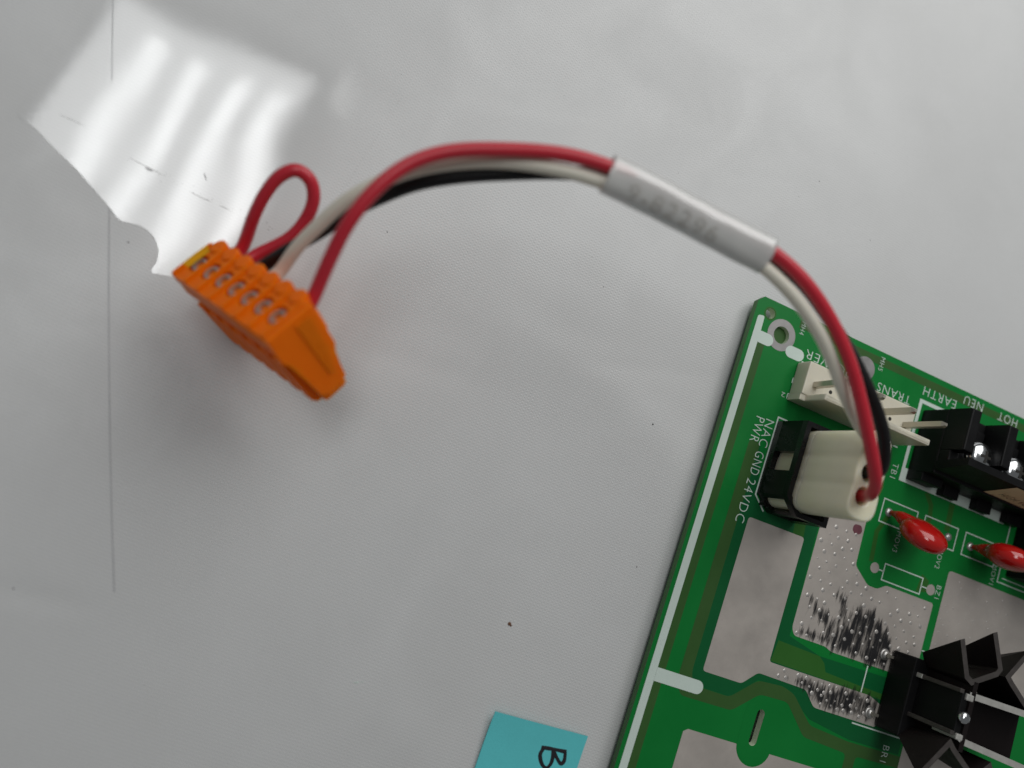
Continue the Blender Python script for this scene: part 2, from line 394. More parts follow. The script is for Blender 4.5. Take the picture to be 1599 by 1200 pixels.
# glossy clear film patch, wetted down on the cover
film = [(-87.2,43.6),(-84.3,42.1),(-80.98,38.53),(-77.45,35.21),(-74.37,31.59),(-72.1,28.99),(-70.74,27.08),(-69.21,26.64),(-66.97,26.25),(-65.08,24.69),
        (-64.19,22.26),(-64.44,19.99),(-65.62,18.12),(-62.63,17.73),(-55.48,17.11),(-50.98,17.36),(-45.0,20.0),(-36.0,30.0),(-22.0,55.0),(-30.0,72.0),(-65.0,82.0),(-74.5,72.0),(-78.5,63.5),(-83.0,52.5)]
CORE = [(-84.3,42.1),(-60,10),(-50.98,17.36),(-49.88,21.84),(-38.7,54.9),(-71.39,65.94),(-73.86,63.47),(-79.46,51.48)]
bm = bmesh.new(); bm.from_mesh(fill([rnd(film, 1.6)], 0.0))
for a0, a1, ax in ((-98, -20, 0), (10, 88, 1)):
    k = a0
    while k < a1:
        pn = Vector((1, 0, 0)) if ax == 0 else Vector((0, 1, 0))
        bmesh.ops.bisect_plane(bm, geom=bm.verts[:]+bm.edges[:]+bm.faces[:], plane_co=pn*(k*S), plane_no=pn, dist=1e-8)
        k += 1.5
lay = bm.verts.layers.float.new('smoothness')
def inside(x, y, P):
    r = False; j = len(P)-1
    for i in range(len(P)):
        if (P[i][1] > y) != (P[j][1] > y) and x < (P[j][0]-P[i][0])*(y-P[i][1])/(P[j][1]-P[i][1])+P[i][0]: r = not r
        j = i
    return r
for v_ in bm.verts:
    x, y = v_.co.x/S, v_.co.y/S; d = 1e9
    for k in range(len(CORE)):
        a_, b_ = Vector(CORE[k-1]), Vector(CORE[k]); e_ = b_-a_; t = min(1, max(0, (Vector((x, y))-a_).dot(e_)/e_.length_squared))
        d = min(d, (Vector((x, y))-a_-e_*t).length)
    v_[lay] = 1.0 if inside(x, y, CORE) else max(0.0, 1-d/(3.0 if x < -74 else 9.0))
    v_.co.z = (tz(x, y, False)-0.22+0.05)*S
me = bm_me(bm, scale=False)
for p in me.polygons:
    if p.normal.z < 0: p.flip()
link('glossy_film', me, 'film', table, smooth=True)
# fold line of the cover, its groove shade painted as a darker strip
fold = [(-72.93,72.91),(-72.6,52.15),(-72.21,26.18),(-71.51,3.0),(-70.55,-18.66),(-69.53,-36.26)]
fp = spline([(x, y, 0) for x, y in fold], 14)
link('fold_line', me_from([(p.x+dx_, p.y, tz(p.x, p.y)-0.22+0.10) for p in fp for dx_ in (-0.065, 0.065)], [(2*i_, 2*i_+1, 2*i_+3, 2*i_+2) for i_ in range(len(fp)-1)]), mat('fold_shade', (0.43, 0.43, 0.44), 0.6, var=0.4, vscale=90), table)
# dirt specks and scratches on the cover
bm = bmesh.new()
for (x, y, r) in [(-69.12,23.28,.28),(72.1,47.08,.25),(30.23,-7.72,.32),(26.3,-36.47,.24),(66.62,43.08,.16),(17.05,26.3,.15),(36.9,45.61,.14),(19.53,20.25,.2),(-24.53,28.38,.22),
                  (-84.5,-34.94,.25),(36.79,38.97,.15),(85.49,34.6,.2)]+[(random.uniform(-85, 90), random.uniform(-60, 75), random.uniform(.05, .13)) for _ in range(60)]:
    bdome(bm, (x, y), r*0.68, tz(x, y)-0.25, r*0.4, 7, 2)
link('dirt_specks', bm_me(bm), 'speck', table, kind='stuff')
bm = bmesh.new()
for k in range(7): bdome(bm, (-29.8+k*0.28, -54.6+random.gauss(0, .05)), random.uniform(.06, .16), tz(-29, -54.6)-0.24, 0.10, 8, 3)
link('bright_nick', bm_me(bm), 'silk', table, smooth=True)
bm = bmesh.new(); bdome(bm, (-0.45, -46.0), 0.38, tz(0, -46)-0.25, 0.25, 9, 3); bdome(bm, (-0.15, -46.35), 0.22, tz(0, -46)-0.25, 0.18, 8, 2)
link('brown_crumb', bm_me(bm), 'brown', table)
bm = bmesh.new()
for k in range(46):
    t = random.random(); bx = -70+t*26+random.gauss(0, .5); by = 38-t*11+random.gauss(0, .35)
    bdome(bm, (bx, by), random.uniform(.04, .10), tz(bx, by)-0.2, 0.05, 6, 2)
for k in range(22):
    bdome(bm, (-49.5+random.gauss(0, .5), 27.5+random.gauss(0, .7)), random.uniform(.05, .10), -0.2, 0.06, 6, 2)
for (ax, ay, bx, by, wd) in ((-69.5,38.2,-63.5,35.4,.05), (-66.8,36.6,-65.6,36.1,.13), (-59.5,33.0,-55.8,31.4,.06), (-54.5,31.0,-52.6,30.2,.05), (-57.2,36.6,-56.7,35.2,.10), (-80.5,44.6,-76.5,43.0,.04), (-50.2,28.2,-49.0,27.2,.10)):
    dd = Vector((bx-ax, by-ay)).normalized(); nn_ = Vector((-dd.y, dd.x)); st = []
    for k in range(13):
        t = k/12; ww = wd*(0.3+0.7*math.sin(math.pi*t))*random.uniform(.6, 1.2); px_ = ax+(bx-ax)*t; py_ = ay+(by-ay)*t+random.gauss(0, .02)
        st.append([bm.verts.new((px_+nn_.x*q_*ww, py_+nn_.y*q_*ww, tz(px_, py_, False)-0.155)) for q_ in (-1, 1)])
    for k in range(12): bm.faces.new((st[k][0], st[k+1][0], st[k+1][1], st[k][1]))
link('scuff_marks', bm_me(bm), 'speck', table, kind='stuff')

# ================================================================== circuit board
ANG = math.radians(-20.22)
board = empty('circuit_board', (55.416, 19.3314, 3.4), ANG, 'green circuit board with white lettering and black components at the right', 'circuit board')
U1, Y1 = 116.0, -128.0
outline = [(-1.65, -1.35), (-0.35, 0), (U1, 0), (U1, Y1), (-1.65, Y1)]
slot = capsule((26.45, -81.9), (26.3, -87.5), 0.9)
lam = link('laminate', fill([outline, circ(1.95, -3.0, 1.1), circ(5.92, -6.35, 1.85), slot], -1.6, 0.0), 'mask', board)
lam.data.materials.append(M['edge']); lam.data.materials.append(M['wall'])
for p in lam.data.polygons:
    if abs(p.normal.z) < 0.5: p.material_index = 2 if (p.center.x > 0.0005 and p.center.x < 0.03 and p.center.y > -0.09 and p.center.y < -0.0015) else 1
link('hole_ring', fill([circ(1.95, -3.0, 1.5), circ(1.95, -3.0, 1.12)], 0.012), 'olive_green', lam)
link('hole_bottom', fill([circ(5.92, -6.35, 1.84)], -1.0), 'olive', lam)
def sheet(name, loops, z, m, label=None): return link(name, fill(loops, z), m, lam, label)
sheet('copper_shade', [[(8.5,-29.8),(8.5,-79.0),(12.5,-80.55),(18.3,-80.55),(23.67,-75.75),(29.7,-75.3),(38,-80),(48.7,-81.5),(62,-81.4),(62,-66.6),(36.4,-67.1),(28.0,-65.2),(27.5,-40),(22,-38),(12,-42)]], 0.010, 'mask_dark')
sheet('copper_shade', [[(45,-26.5),(76,-26.5),(76,-39.5),(62,-39.5),(61,-47),(45,-47),(41,-36)]], 0.010, 'mask')
sheet('bare_gap', [[(0.95,-8.7),(2.75,-8.7),(2.75,Y1),(0.95,Y1)]], 0.016, 'olive')
sheet('bare_gap', [[(9.5,-1.35),(U1,-1.35),(U1,-3.1),(9.5,-3.1)]], 0.016, 'olive')
sheet('bare_gap', [rnd([(5.85,-29.8),(8.5,-29.8),(8.5,-78.2),(9.6,-80.57),(18.27,-80.59),(23.67,-75.77),(29.71,-75.31),(32.82,-76.12),(38.53,-81.15),(48.75,-81.9),(63.56,-81.6),(100,-81.6),(100,-84.2),(65.98,-84.0),(51.5,-84.3),(51.5,-96),(48.9,-96),(48.9,-84.34),(37.67,-83.71),(31.77,-78.04),(24.98,-78.28),(19.54,-83.01),(7.47,-83.13),(5.85,-80.5)], 1.0)], 0.016, 'olive')
sheet('bare_gap', [[(25.69,-66.79),(36.39,-67.11),(37.92,-68.18),(38.8,-69.84),(48.26,-70.24),(57,-70.4),(57,-71.6),(51.1,-71.53),(43.18,-71.36),(27.93,-71.26),(25.19,-71.23)]], 0.016, 'olive_green')
sheet('bare_gap', [[(21.72,-41.0),(24.29,-41.0),(24.73,-45.05),(21.95,-44.92)]], 0.016, 'olive_green')
sheet('bare_gap', [stroke([(52.1,-25.6),(54.1,-27.9),(54.6,-31.0),(54.2,-33)], 1.2)[0]], 0.018, 'olive_green')
sheet('bare_gap', [stroke([(59.6,-25.7),(59.9,-32)], 1.5)[0]], 0.018, 'olive_green')
sheet('bare_gap', [stroke([(44.2,-33),(42.0,-38),(42.6,-44.5)], 1.1)[0]], 0.018, 'olive_green')
sheet('bare_gap', [[(56.4,-43.0),(58.6,-43.9),(58.6,-46.4),(55.8,-47.2)]], 0.017, 'olive_green')
sheet('slot_clearance', [capsule((26.9,-82.3), (26.9,-88.0), 4.1, 16), slot], 0.030, 'mask')

# tinned pads
def arc(cx, cy, r, a0, a1, n=14): return [(cx+r*math.cos(a0+(a1-a0)*i/n), cy+r*math.sin(a0+(a1-a0)*i/n)) for i in range(n+1)]
def pad(loops, label=None, z=0.038): return link('tinned_pad', fill(loops, z), 'tin', lam, label)
pad([rnd([(10.85,-45.05),(24.95,-44.98),(25.0,-71.5),(28.02,-71.5),(51.06,-71.45),(54.4,-72.6),(54.5,-77.4),(38.19,-77.44),(35.22,-74.5),(23.2,-74.3),(20.07,-77.35),(10.75,-77.35)], 0.7)], 'smooth pinkish tinned pad with a bumpy strip at its foot')
pad([rnd([(27.79,-33),(38.6,-33),(39.06,-46.5),(43.3,-49.6),(45.91,-49.62),(47.92,-48.24),(61.2,-48.2),(61.2,-65.4),(38.74,-65.5),(37.03,-64.85),(28.97,-64.85),(28.0,-63.4)], 0.7)], 'bumpy tinned pad stained with black soot')
pad([rnd([(63.2,-40.0),(U1-3,-40.0),(U1-3,-64),(63.2,-64)], 0.9)], 'tinned pad dotted with bright solder beads')
pad([rnd([(62.7,-78.0),(U1-3,-78.0),(U1-3,-96),(62.7,-96)], 0.6)])
pad([rnd([(10.7,-88.85),(22.6,-88.85)], 0)[0:0]+[(11.3,-88.85),(22.9,-88.85)]+arc(26.9,-88.3,4.1,math.pi+0.14,2*math.pi-0.14)+[(31.2,-88.95),(46,-88.95),(46,Y1+3),(10.4,Y1+3),(10.4,-89.5)]], z=0.040)
def ringpad(c, ro, ri): return link('mounting_pad', fill([circ(*c, ro)]+([circ(*c, ri)] if ri else []), 0.05), 'dimtin', lam)
ringpad((5.92,-6.35), 3.45, 1.88)
ringpad((27.9,-5.3), 2.7, None)
for c, r in (((43.9,-45.5), 1.15), ((59.6,-45.6), 1.2)): link('solder_pad', fill([circ(*c, r, 24)], 0.04), 'tin', lam)
# solder beads over the buried vias
def inpoly(x, y, P):
    r = False; j = len(P)-1
    for i in range(len(P)):
        if (P[i][1] > y) != (P[j][1] > y) and x < (P[j][0]-P[i][0])*(y-P[i][1])/(P[j][1]-P[i][1])+P[i][0]: r = not r
        j = i
    return r
def beads(P, du, dv, r, lab, skip=None):
    bm = bmesh.new(); us = [p[0] for p in P]; vs = [p[1] for p in P]; j = 0; y = min(vs)+r*2
    while y < max(vs)-r:
        x = min(us)+r*2+(du/2 if j % 2 else 0)
        while x < max(us)-r:
            xx = x+random.gauss(0, .22); yy = y+random.gauss(0, .2)
            if inpoly(xx, yy, P) and random.random() < 0.9:
                rr = r*random.uniform(.65, 1.35); bdome(bm, (xx, yy), rr, 0.02, rr*random.uniform(.14, .34), 9, 3)
            x += du
        y += dv; j += 1
    o = link('solder_beads', bm_me(bm), 'bead', lam, lab, smooth=True, kind='stuff')
beads([(28.6,-38),(38.2,-38),(38.7,-46.8),(43.2,-50.2),(46.2,-50.2),(48.2,-48.8),(60.7,-48.8),(60.7,-64.8),(38.9,-64.9),(37.2,-64.3),(29.2,-64.3),(28.5,-63)], 2.6, 2.0, 0.40, 'solder beads on the sooty pad')
beads([(27,-72),(51,-72),(54,-73),(54,-77),(38.4,-77),(35.4,-74.1),(27,-74)], 2.0, 1.25, 0.40, 'solder beads on the narrow strip')
beads([(64,-40.8),(100,-40.8),(100,-63),(64,-63)], 2.5, 1.5, 0.20, 'bright solder beads on the right pad')
# soot
def soot(P, z):
    bm = bmesh.new(); g = 0.35
    us = [p[0] for p in P]; vs = [p[1] for p in P]
    x0, x1, y0, y1 = min(us)-1.2, max(us)+1.2, min(vs)-1.0, max(vs)+1.2
    nx_ = int((x1-x0)/g)+1; ny_ = int((y1-y0)/g)+1
    lay = bm.verts.layers.float.new('thick'); G = []
    for j in range(ny_+1):
        row = []
        for i in range(nx_+1):
            x = x0+i*g; y = y0+j*g
            d = 1e9; k = len(P)-1
            for q_ in range(len(P)):
                ax, ay = P[k]; bx, by = P[q_]; dx, dy = bx-ax, by-ay
                t = min(1, max(0, ((x-ax)*dx+(y-ay)*dy)/(dx*dx+dy*dy+1e-9)))
                d = min(d, math.hypot(x-ax-dx*t, y-ay-dy*t)); k = q_
            s = 1 if inpoly(x, y, P) else -1
            v = bm.verts.new((x, y, z)); v[lay] = max(-0.6, min(0.56, 0.24+s*d*0.30)); row.append(v)
        G.append(row)
    for j in range(ny_):
        for i in range(nx_):
            qd = (G[j][i], G[j][i+1], G[j+1][i+1], G[j+1][i])
            if max(v[lay] for v in qd) > -0.55: bm.faces.new(qd)
    bmesh.ops.delete(bm, geom=[v for v in bm.verts if not v.link_faces], context='VERTS')
    return bm_me(bm)
soot1 = [(30.56,-56.17),(31.68,-56.53),(32.65,-56.92),(33.72,-58.12),(34.59,-57.72),(35.96,-58.28),(37.13,-58.76),(37.88,-60.49),(38.67,-61.36),(39.52,-60.84),(39.45,-58.07),(38.23,-55.93),(36.15,-53.76),(36.43,-53.06),(38.02,-53.75),(39.1,-53.42),(40.01,-55.11),(40.38,-57.79),(40.66,-59.66),(41.51,-59.13),(41.22,-56.71),(41.65,-54.89),(43.0,-55.33),(44.03,-55.3),(45.36,-54.05),(46.49,-54.84),(48.35,-55.7),(50.14,-56.87),(51.69,-58.39),(53.74,-60.34),(54.4,-61.28),(53.44,-62.68),(52.18,-65.2),(49.46,-65.2),(45.96,-65.2),(42.42,-64.98),(38.46,-65.1),(37.21,-64.54),(34.82,-64.41),(31.98,-63.87),(29.71,-63.99),(30.15,-63.31),(32.94,-62.77),(35.84,-62.47),(34.95,-60.8),(33.01,-60.0),(31.6,-58.76)]
soot2 = [(30.62,-73.46),(33.61,-72.63),(36.74,-73.12),(39.34,-72.95),(41.66,-72.86),(43.65,-71.9),(46.63,-71.7),(51.14,-71.8),(52.83,-72.59),(53.89,-74.78),(53.12,-76.63),(49.62,-76.45),(44.61,-76.68),(38.89,-76.58),(36.41,-75.1),(35.09,-74.11),(31.77,-73.95)]
link('soot_stain', soot(soot1, 0.06), 'soot', lam, 'black soot smeared over the bumpy pad')
link('soot_stain', soot(soot2, 0.06), 'soot', lam, 'black soot over the narrow tinned strip')
link('flux_stain', fill([rnd([(36.0,-38.2),(38.0,-38.0),(38.5,-39.6),(37.0,-40.4),(35.8,-39.6)], 0.8)], 0.052), 'burgundy', lam)

# silkscreen
ZS = 0.062
def silk(pts, wd, closed=False): return link('silkscreen_line', fill(stroke(pts, wd, closed), ZS), 'silk', lam)
link('silkscreen_bar', fill([rnd([(-0.72,-4.3),(0.85,-4.0),(0.95,-7.4),(0.95,-79.35),(0.95,-82.05),(0.95,Y1+1),(-0.75,Y1+1)], 0.5)], ZS), 'silk', lam)
cap1 = capsule((1.2,-8.75), (11.1,-8.75), 1.3)
link('silkscreen_bar', fill([capsule((1.3,-8.6), (3.2,-8.6), 1.3)], ZS-0.006), 'silk', lam)
link('silkscreen_bar', fill([capsule((9.2,-8.85), (11.3,-8.85), 1.3)], ZS-0.006), 'silk', lam)
link('silkscreen_bar', fill([[(0.97,-79.35)]+arc(10.6,-80.7,1.35,math.pi/2,-math.pi/2,10)+[(0.97,-82.05)]], ZS), 'silk', lam)
silk([(13.8,-9.85),(12.55,-9.85),(12.5,-18.75),(41.5,-18.75)], 0.3)
silk([(13.2,-23.15),(10.85,-23.15),(10.83,-40.2),(13.75,-43.0)], 0.32)
silk([(12.0,-31.2),(12.0,-34.6)], 0.25)
for x0, x1 in ((41.75, 51.2), (53.4, 62.85), (65.2, 74.7)): silk([(x0,-30.45),(x1,-30.45),(x1,-35.58),(x0,-35.58)], 0.26, True)
silk([(46.32,-43.8),(56.87,-43.8),(56.87,-47.4),(46.32,-47.4)], 0.26, True)
silk([(45.05,-45.55),(46.32,-45.55)], 0.24); silk([(56.87,-45.6),(58.4,-45.6)], 0.24)
silk([(48.65,-65.7),(48.65,-71.4)], 0.3); silk([(48.4,-77.95),(62.5,-77.95)], 0.3); silk([(61.3,-58.75),(62.6,-58.75)], 0.25)
silk([(76.85,-24.0),(76.85,-38.3),(99,-38.3)], 0.26); silk([(78,-37.2),(99,-37.2)], 0.2)
link('silkscreen_outline', fill([[(44.0,-6.15),(74.8,-6.15),(74.8,-25.42),(44.0,-25.42)], [(44.85,-7.0),(74.0,-7.0),(74.0,-22.3),(44.85,-22.3)]], ZS), 'silk', lam)
PI = math.pi
for s, cx, cy, wd, h, r in (('TRANS',36.9,-7.75,9.2,1.95,PI), ('POWER',18.9,-7.75,12.2,1.95,PI), ('EARTH',49.0,-4.1,9.4,2.0,PI), ('NEU',58.4,-1.95,5.6,2.0,PI), ('HOT',68.8,-1.95,5.8,2.0,PI),
        ('NAC',9.2,-27.4,5.9,2.1,-PI/2), ('GND',9.1,-34.05,5.0,2.1,-PI/2), ('24VDC',9.0,-42.2,9.3,2.1,-PI/2), ('PWR',6.85,-27.4,5.4,2.1,-PI/2),
        ('MH4',10.45,-2.95,2.9,1.15,-PI/2), ('MH5',31.85,-2.7,3.1,1.15,-PI/2), ('TB1',42.25,-23.9,3.3,1.5,-PI/2), ('MOV3',47.7,-38.4,4.5,1.25,-PI/2), ('MOV2',59.7,-38.4,4.5,1.25,-PI/2),
        ('MOV1',75.3,-37.2,4.5,1.25,-PI/2), ('BZ1',61.6,-45.5,2.9,1.25,-PI/2), ('BR1',58.5,-82.0,3.4,1.6,-PI/2), ('1',11.75,-14.5,0.55,1.2,PI), ('J2',10.85,-18.05,1.9,1.3,PI)):
    me = text_me(s, wd, h, cx, cy, r, ZS+0.01)
    link('silkscreen_text', me, 'silk', lam, 'white printed lettering %s' % s)

# ---- white pin header J2
hd = link('pin_header', None or box(11.6, 40.0, -17.6, -10.4, 0.1, 4.5, 0.25), 'ivory', board, 'ivory white pin header with a tall locking wall')
bm = bmesh.new()
v = [(12.9,-17.5),(40.0,-17.5),(40.0,-18.9),(12.9,-18.9)]
prism(bm, rnd(v, 0.3, 2), 0.1, 10.6, 0.45)
link('lock_wall', bm_me(bm), 'ivory', hd)
bm = bmesh.new(); prism(bm, [(11.6,-17.5),(14.6,-17.5),(13.2,-18.9),(11.6,-18.9)], 0.1, 4.2, 0.2); link('key_block', bm_me(bm), 'ivory', hd)
for k in range(7):
    u = 14.15+k*3.96; yy = -14.95
    if k % 2 == 0:
        bm = bmesh.new(); bbox(bm, u-.57, u+.57, yy-.57, yy+.57, -3.3, 15.0)
        a = [(u-.57,yy-.57),(u+.57,yy-.57),(u+.57,yy+.57),(u-.57,yy+.57)]; b_ = [(u-.28,yy-.28),(u+.28,yy-.28),(u+.28,yy+.28),(u-.28,yy+.28)]
        lo = [bm.verts.new((*p, 15.0)) for p in a]; hi = [bm.verts.new((*p, 15.8)) for p in b_]
        bm.faces.new(hi)
        for i in range(4): bm.faces.new((lo[i], lo[(i+1) % 4], hi[(i+1) % 4], hi[i]))
        link('pin', bm_me(bm), 'pinmetal', hd)
    else:
        link('pin_hole', fill([circ(u, yy, 0.42, 14)], 4.52), 'hole', hd)

# ---- black header shell of the power connector (walls with windows)
hs = link('header_shell', box(12.2, 20.6, -42.0, -25.2, 0.1, 1.6), 'blackgloss', board, 'black plastic header shell round the nylon plug')
foot = [(11.0,-24.0),(21.6,-24.0),(21.6,-42.9),(14.4,-42.9),(11.0,-39.7)]
inn = [(12.1,-25.0),(20.6,-25.0),(20.6,-42.0),(14.9,-42.0),(12.1,-39.3)]
link('rim', fill([foot, inn], 8.6, 10.2), 'blackgloss', hs)
link('skirt', fill([foot, inn], 0.05, 1.9), 'blackgloss', hs)
bm = bmesh.new()
for P in ([(11.0,-24.0),(12.1,-24.0),(12.1,-30.6),(11.0,-30.6)], [(11.0,-34.6),(12.1,-34.6),(12.1,-39.2),(12.6,-39.9),(11.75,-40.4),(11.0,-39.7)],
          [(13.9,-42.4),(14.7,-41.7),(16.2,-42.0),(16.2,-42.9),(14.4,-42.9)], [(19.2,-42.0),(21.6,-42.0),(21.6,-42.9),(19.2,-42.9)], [(20.6,-25),(21.6,-25),(21.6,-42),(20.6,-42)], [(12.1,-24.0),(21.6,-24.0),(21.6,-25),(12.1,-25)]):
    prism(bm, P, 1.9, 8.6)
link('wall_panel', bm_me(bm), 'blackgloss', hs)
for yy in (-28.3, -33.1, -37.9):
    link('lead', box(15.5, 16.5, yy-.5, yy+.5, -3.3, 0.1), 'pinmetal', hs)

# ---- terminal block TB1
tb = link('terminal_block', box(45.6, 74.0, -22.8, -8.3, 0.1, 7.4, 0.3), 'black', board, 'black screw terminal block with barrier walls')
for k, u in enumerate((45.7, 55.9, 65.6, 75.3)):
    bm = bmesh.new(); wd = 2.5
    prism(bm, [(u, -8.3), (u+wd, -8.3), (u+wd, -17.5), (u, -17.5)], 7.4, 13.5, 0.35)
    bbox(bm, u, u+wd, -20.6, -17.5, 7.4, 10.2, 0.3)
    link('barrier_wall', bm_me(bm), 'black', tb)
for k in range(3):
    u = 51.2+k*9.85; yy = -16.4
    bm = bmesh.new(); bbox(bm, u-1.3, u+4.3, -19.6, -10.6, 7.4, 8.2, 0.1); link('clamp_plate', bm_me(bm), 'black', tb)
    bm = bmesh.new(); bcyl(bm, (u+2.3, yy), 3.1, 8.2, 10.2, 32); bdome(bm, (u+2.3, yy), 3.1, 10.2, 1.6, 28, 7)
    sc_ = link('screw', bm_me(bm), 'chrome', tb, smooth=True)
    bm = bmesh.new(); bbox(bm, u+2.3-1.3, u+2.3+1.3, yy-.28, yy+.28, 11.0, 11.82); bbox(bm, u+2.3-.28, u+2.3+.28, yy-1.3, yy+1.3, 11.0, 11.815)
    link('cross_recess', bm_me(bm), 'hole', sc_)
# front wall with the label, leaning back
bm = bmesh.new()
pr_ = [(-23.05, 0.1), (-22.38, 6.0), (-20.72, 15.6), (-19.2, 15.6), (-20.2, 6.0), (-20.4, 0.1)]
lo = [bm.verts.new((45.65, a, b)) for a, b in pr_]; hi = [bm.verts.new((77.5, a, b)) for a, b in pr_]
bm.faces.new(lo); bm.faces.new(hi[::-1])
for i in range(6): bm.faces.new((lo[i], lo[(i+1) % 6], hi[(i+1) % 6], hi[i]))
link('front_wall', bm_me(bm), 'black', tb)
bm = bmesh.new(); bbox(bm, 45.6, 51.5, -24.6, -22.8, 0.1, 4.5, 0.2); link('foot', bm_me(bm), 'black', tb)
for k, u in enumerate((54.4, 64.0, 73.2)):
    link('foot', box(u, u+4.2, -25.2, -22.6, 0.12, 2.2, 0.15), 'black', tb)
# label on the leaning face: local frame e1 along u, e2 up the face
e2 = Vector((0, 1.66, 9.6)).normalized(); e1 = Vector((1, 0, 0)); nn = e1.cross(e2).normalized(); o0 = Vector((59.5, -22.46, 5.8))
def face_me(me2):
    for v_ in me2.vertices:
        x, y, z = v_.co/S; p = o0+e1*x+e2*y+nn*z; v_.co = p*S
    return me2
lb = link('warning_label', face_me(fill([[(0,0),(20,0),(20,9.6),(0,9.6)]], 0.06)), 'label', tb, 'beige paper label with brown print HIGH VOLTAGE')
link('label_text', face_me(text_me('HIGH VOLTAGE', 13.5, 1.9, 9.2, 4.0, 0, 0.10)), 'labelink', lb)
link('label_text', face_me(text_me('CAUTION', 9.0, 2.6, 11.7, 7.4, 0, 0.10)), 'labelink', lb)
link('label_text', face_me(text_me('DISCONNECT POWER', 13.5, 0.9, 8.8, 1.6, 0, 0.10)), 'labelink', lb)

# ---- black relay box at the right
rl = link('relay', box(78.6, 100.0, -36.4, -17.0, 0.1, 15.0, 0.5), 'black', board, 'black rectangular relay case at the right edge')

# ---- red disc varistors
def varistor(c, tilt, lead0, lead1, label):
    bm = bmesh.new(); bmesh.ops.create_uvsphere(bm, u_segments=40, v_segments=24, radius=1.0)
    R_, T_ = 5.0, 2.75
    for v_ in bm.verts:
        x, y, z = v_.co
        ky = math.copysign(abs(y)**0.85, y)
        v_.co = Vector((x*R_, ky*T_, z*R_))
    tl = Matrix.Rotation(tilt, 4, 'X')
    for v_ in bm.verts: v_.co = tl @ v_.co + Vector(c)
    l0 = Vector((*lead0, 1.4)); l1 = Vector((*lead1, 1.4))
    for v_ in bm.verts:      # epoxy runs down each lead
        for L_ in (l0, l1):
            d = (v_.co-L_); dl = d.length
            f_ = max(0.0, 1-dl/5.6)
            ax_ = (Vector(c)-L_).normalized()
            if f_ > 0: v_.co = v_.co.lerp(L_+ax_*(d.dot(ax_))*0.55, min(0.93, f_*1.35))
    vr = link('varistor', bm_me(bm), 'epoxy', board, label, smooth=True)
    for L_, rr0 in ((lead0, 2.5), (lead1, 2.0)):
        pa = Vector((*L_, 0.7)); pb = Vector((L_[0], L_[1], 2.2)).lerp(Vector(c), 0.15); pc = pb.lerp(Vector(c), 0.75)
        pth = spline([pa, pb, pc], 8)
        link('coated_lead', tube_me(pth, 1.0, 14, rfun=lambda t, a, rr0=rr0: 0.5+(rr0-0.5)*(t**1.5)), 'epoxy', vr, smooth=True)
    for L_ in (lead0, lead1):
        bm = bmesh.new(); bcyl(bm, L_, 0.42, -3.3, 2.6, 10); link('lead', bm_me(bm), 'pinmetal', vr)
        bm = bmesh.new(); bdome(bm, L_, 1.0, 0.04, 0.55, 14, 4); link('solder_joint', bm_me(bm), 'solder', vr, smooth=True)
varistor((46.9,-36.3,7.6), math.radians(28), (43.75,-33.0), (49.0,-32.7), 'red disc varistor nearest the nylon plug')
varistor((70.3,-33.6,7.4), math.radians(5), (67.2,-33.15), (72.4,-33.0), 'red disc varistor at the right edge')
bm = bmesh.new(); bdome(bm, (60.6,-33.1), 0.95, 0.04, 0.6, 16, 4); link('solder_joint', bm_me(bm), 'solder', lam, smooth=True)

# ---- bridge rectifier and its flared heat sink
br = link('bridge_rectifier', box(53.8, 60.5, -77.0, -60.6, 0.4, 6.8, 0.3), 'black', board, 'black bridge rectifier standing on the sooty pads')
for yy in (-62.25, -74.85):
    bm = bmesh.new(); bcyl(bm, (52.0, yy), 1.35, 0.05, 0.4, 18, 1.0); bdome(bm, (52.0, yy), 0.95, 0.4, 0.7, 16, 4)
    link('solder_joint', bm_me(bm), 'solder', br, smooth=True)
    bm = bmesh.new(); bcyl(bm, (52.0, yy), 0.5, -3.3, 1.3, 10); bbox(bm, 52.3, 54.2, yy-.3, yy+.3, 0.4, 0.9); link('lead', bm_me(bm), 'pinmetal', br)
link('body_face', box(55.9, 57.6, -72.3, -63.9, 6.8, 17.6, 0.2), 'black', br)
hk = link('heat_sink', box(57.6, 58.7, -75.0, -61.4, 1.0, 18.0), 'anod', board, 'black anodised heat sink with flared fins')
def ruled(name, top, bot, z1, z0, t, m='anod', edge='wornedge', label=None):
    """thick wall between a top and a bottom polyline; the top edge shows worn metal"""
    Tl = stroke(top, t)[0]; Bl = stroke(bot, t)[0]; n = len(Tl)
    v_ = [(x, y, z0) for x, y in Bl]+[(x, y, z1) for x, y in Tl]
    k = len(top)
    f_ = [(i, (i+1) % n, (i+1) % n+n, i+n) for i in range(n)]
    for i in range(k-1): f_.append((n+i, n+i+1, n+2*k-2-i, n+2*k-1-i)); f_.append((i+1, i, 2*k-1-i, 2*k-2-i))
    me = me_from(v_, f_); bm = bmesh.new(); bm.from_mesh(me); bmesh.ops.recalc_face_normals(bm, faces=bm.faces); bm.to_mesh(me); bm.free()
    o = link(name, me, m, hk, label); me.materials.append(M[edge])
    for p in me.polygons:
        if all(abs(me.vertices[i].co.z-z1*S) < 1e-7 for i in p.vertices): p.material_index = 1
    return o
ruled('fin', [(57.2,-64.17),(80,-64.0)], [(57.2,-64.17),(80,-64.0)], 18.0, 1.0, 1.25, edge='paleedge', label='straight fin with a pale top edge')
ruled('fin', [(56.9,-72.3),(58.6,-73.0),(80,-74.6)], [(56.9,-72.3),(58.6,-73.0),(80,-74.6)], 18.0, 1.0, 1.25, edge='paleedge', label='straight fin with a pale top edge')
link('web_plate', box(58.7, 80.0, -74.0, -64.4, 8.5, 10.0), 'anod', hk)
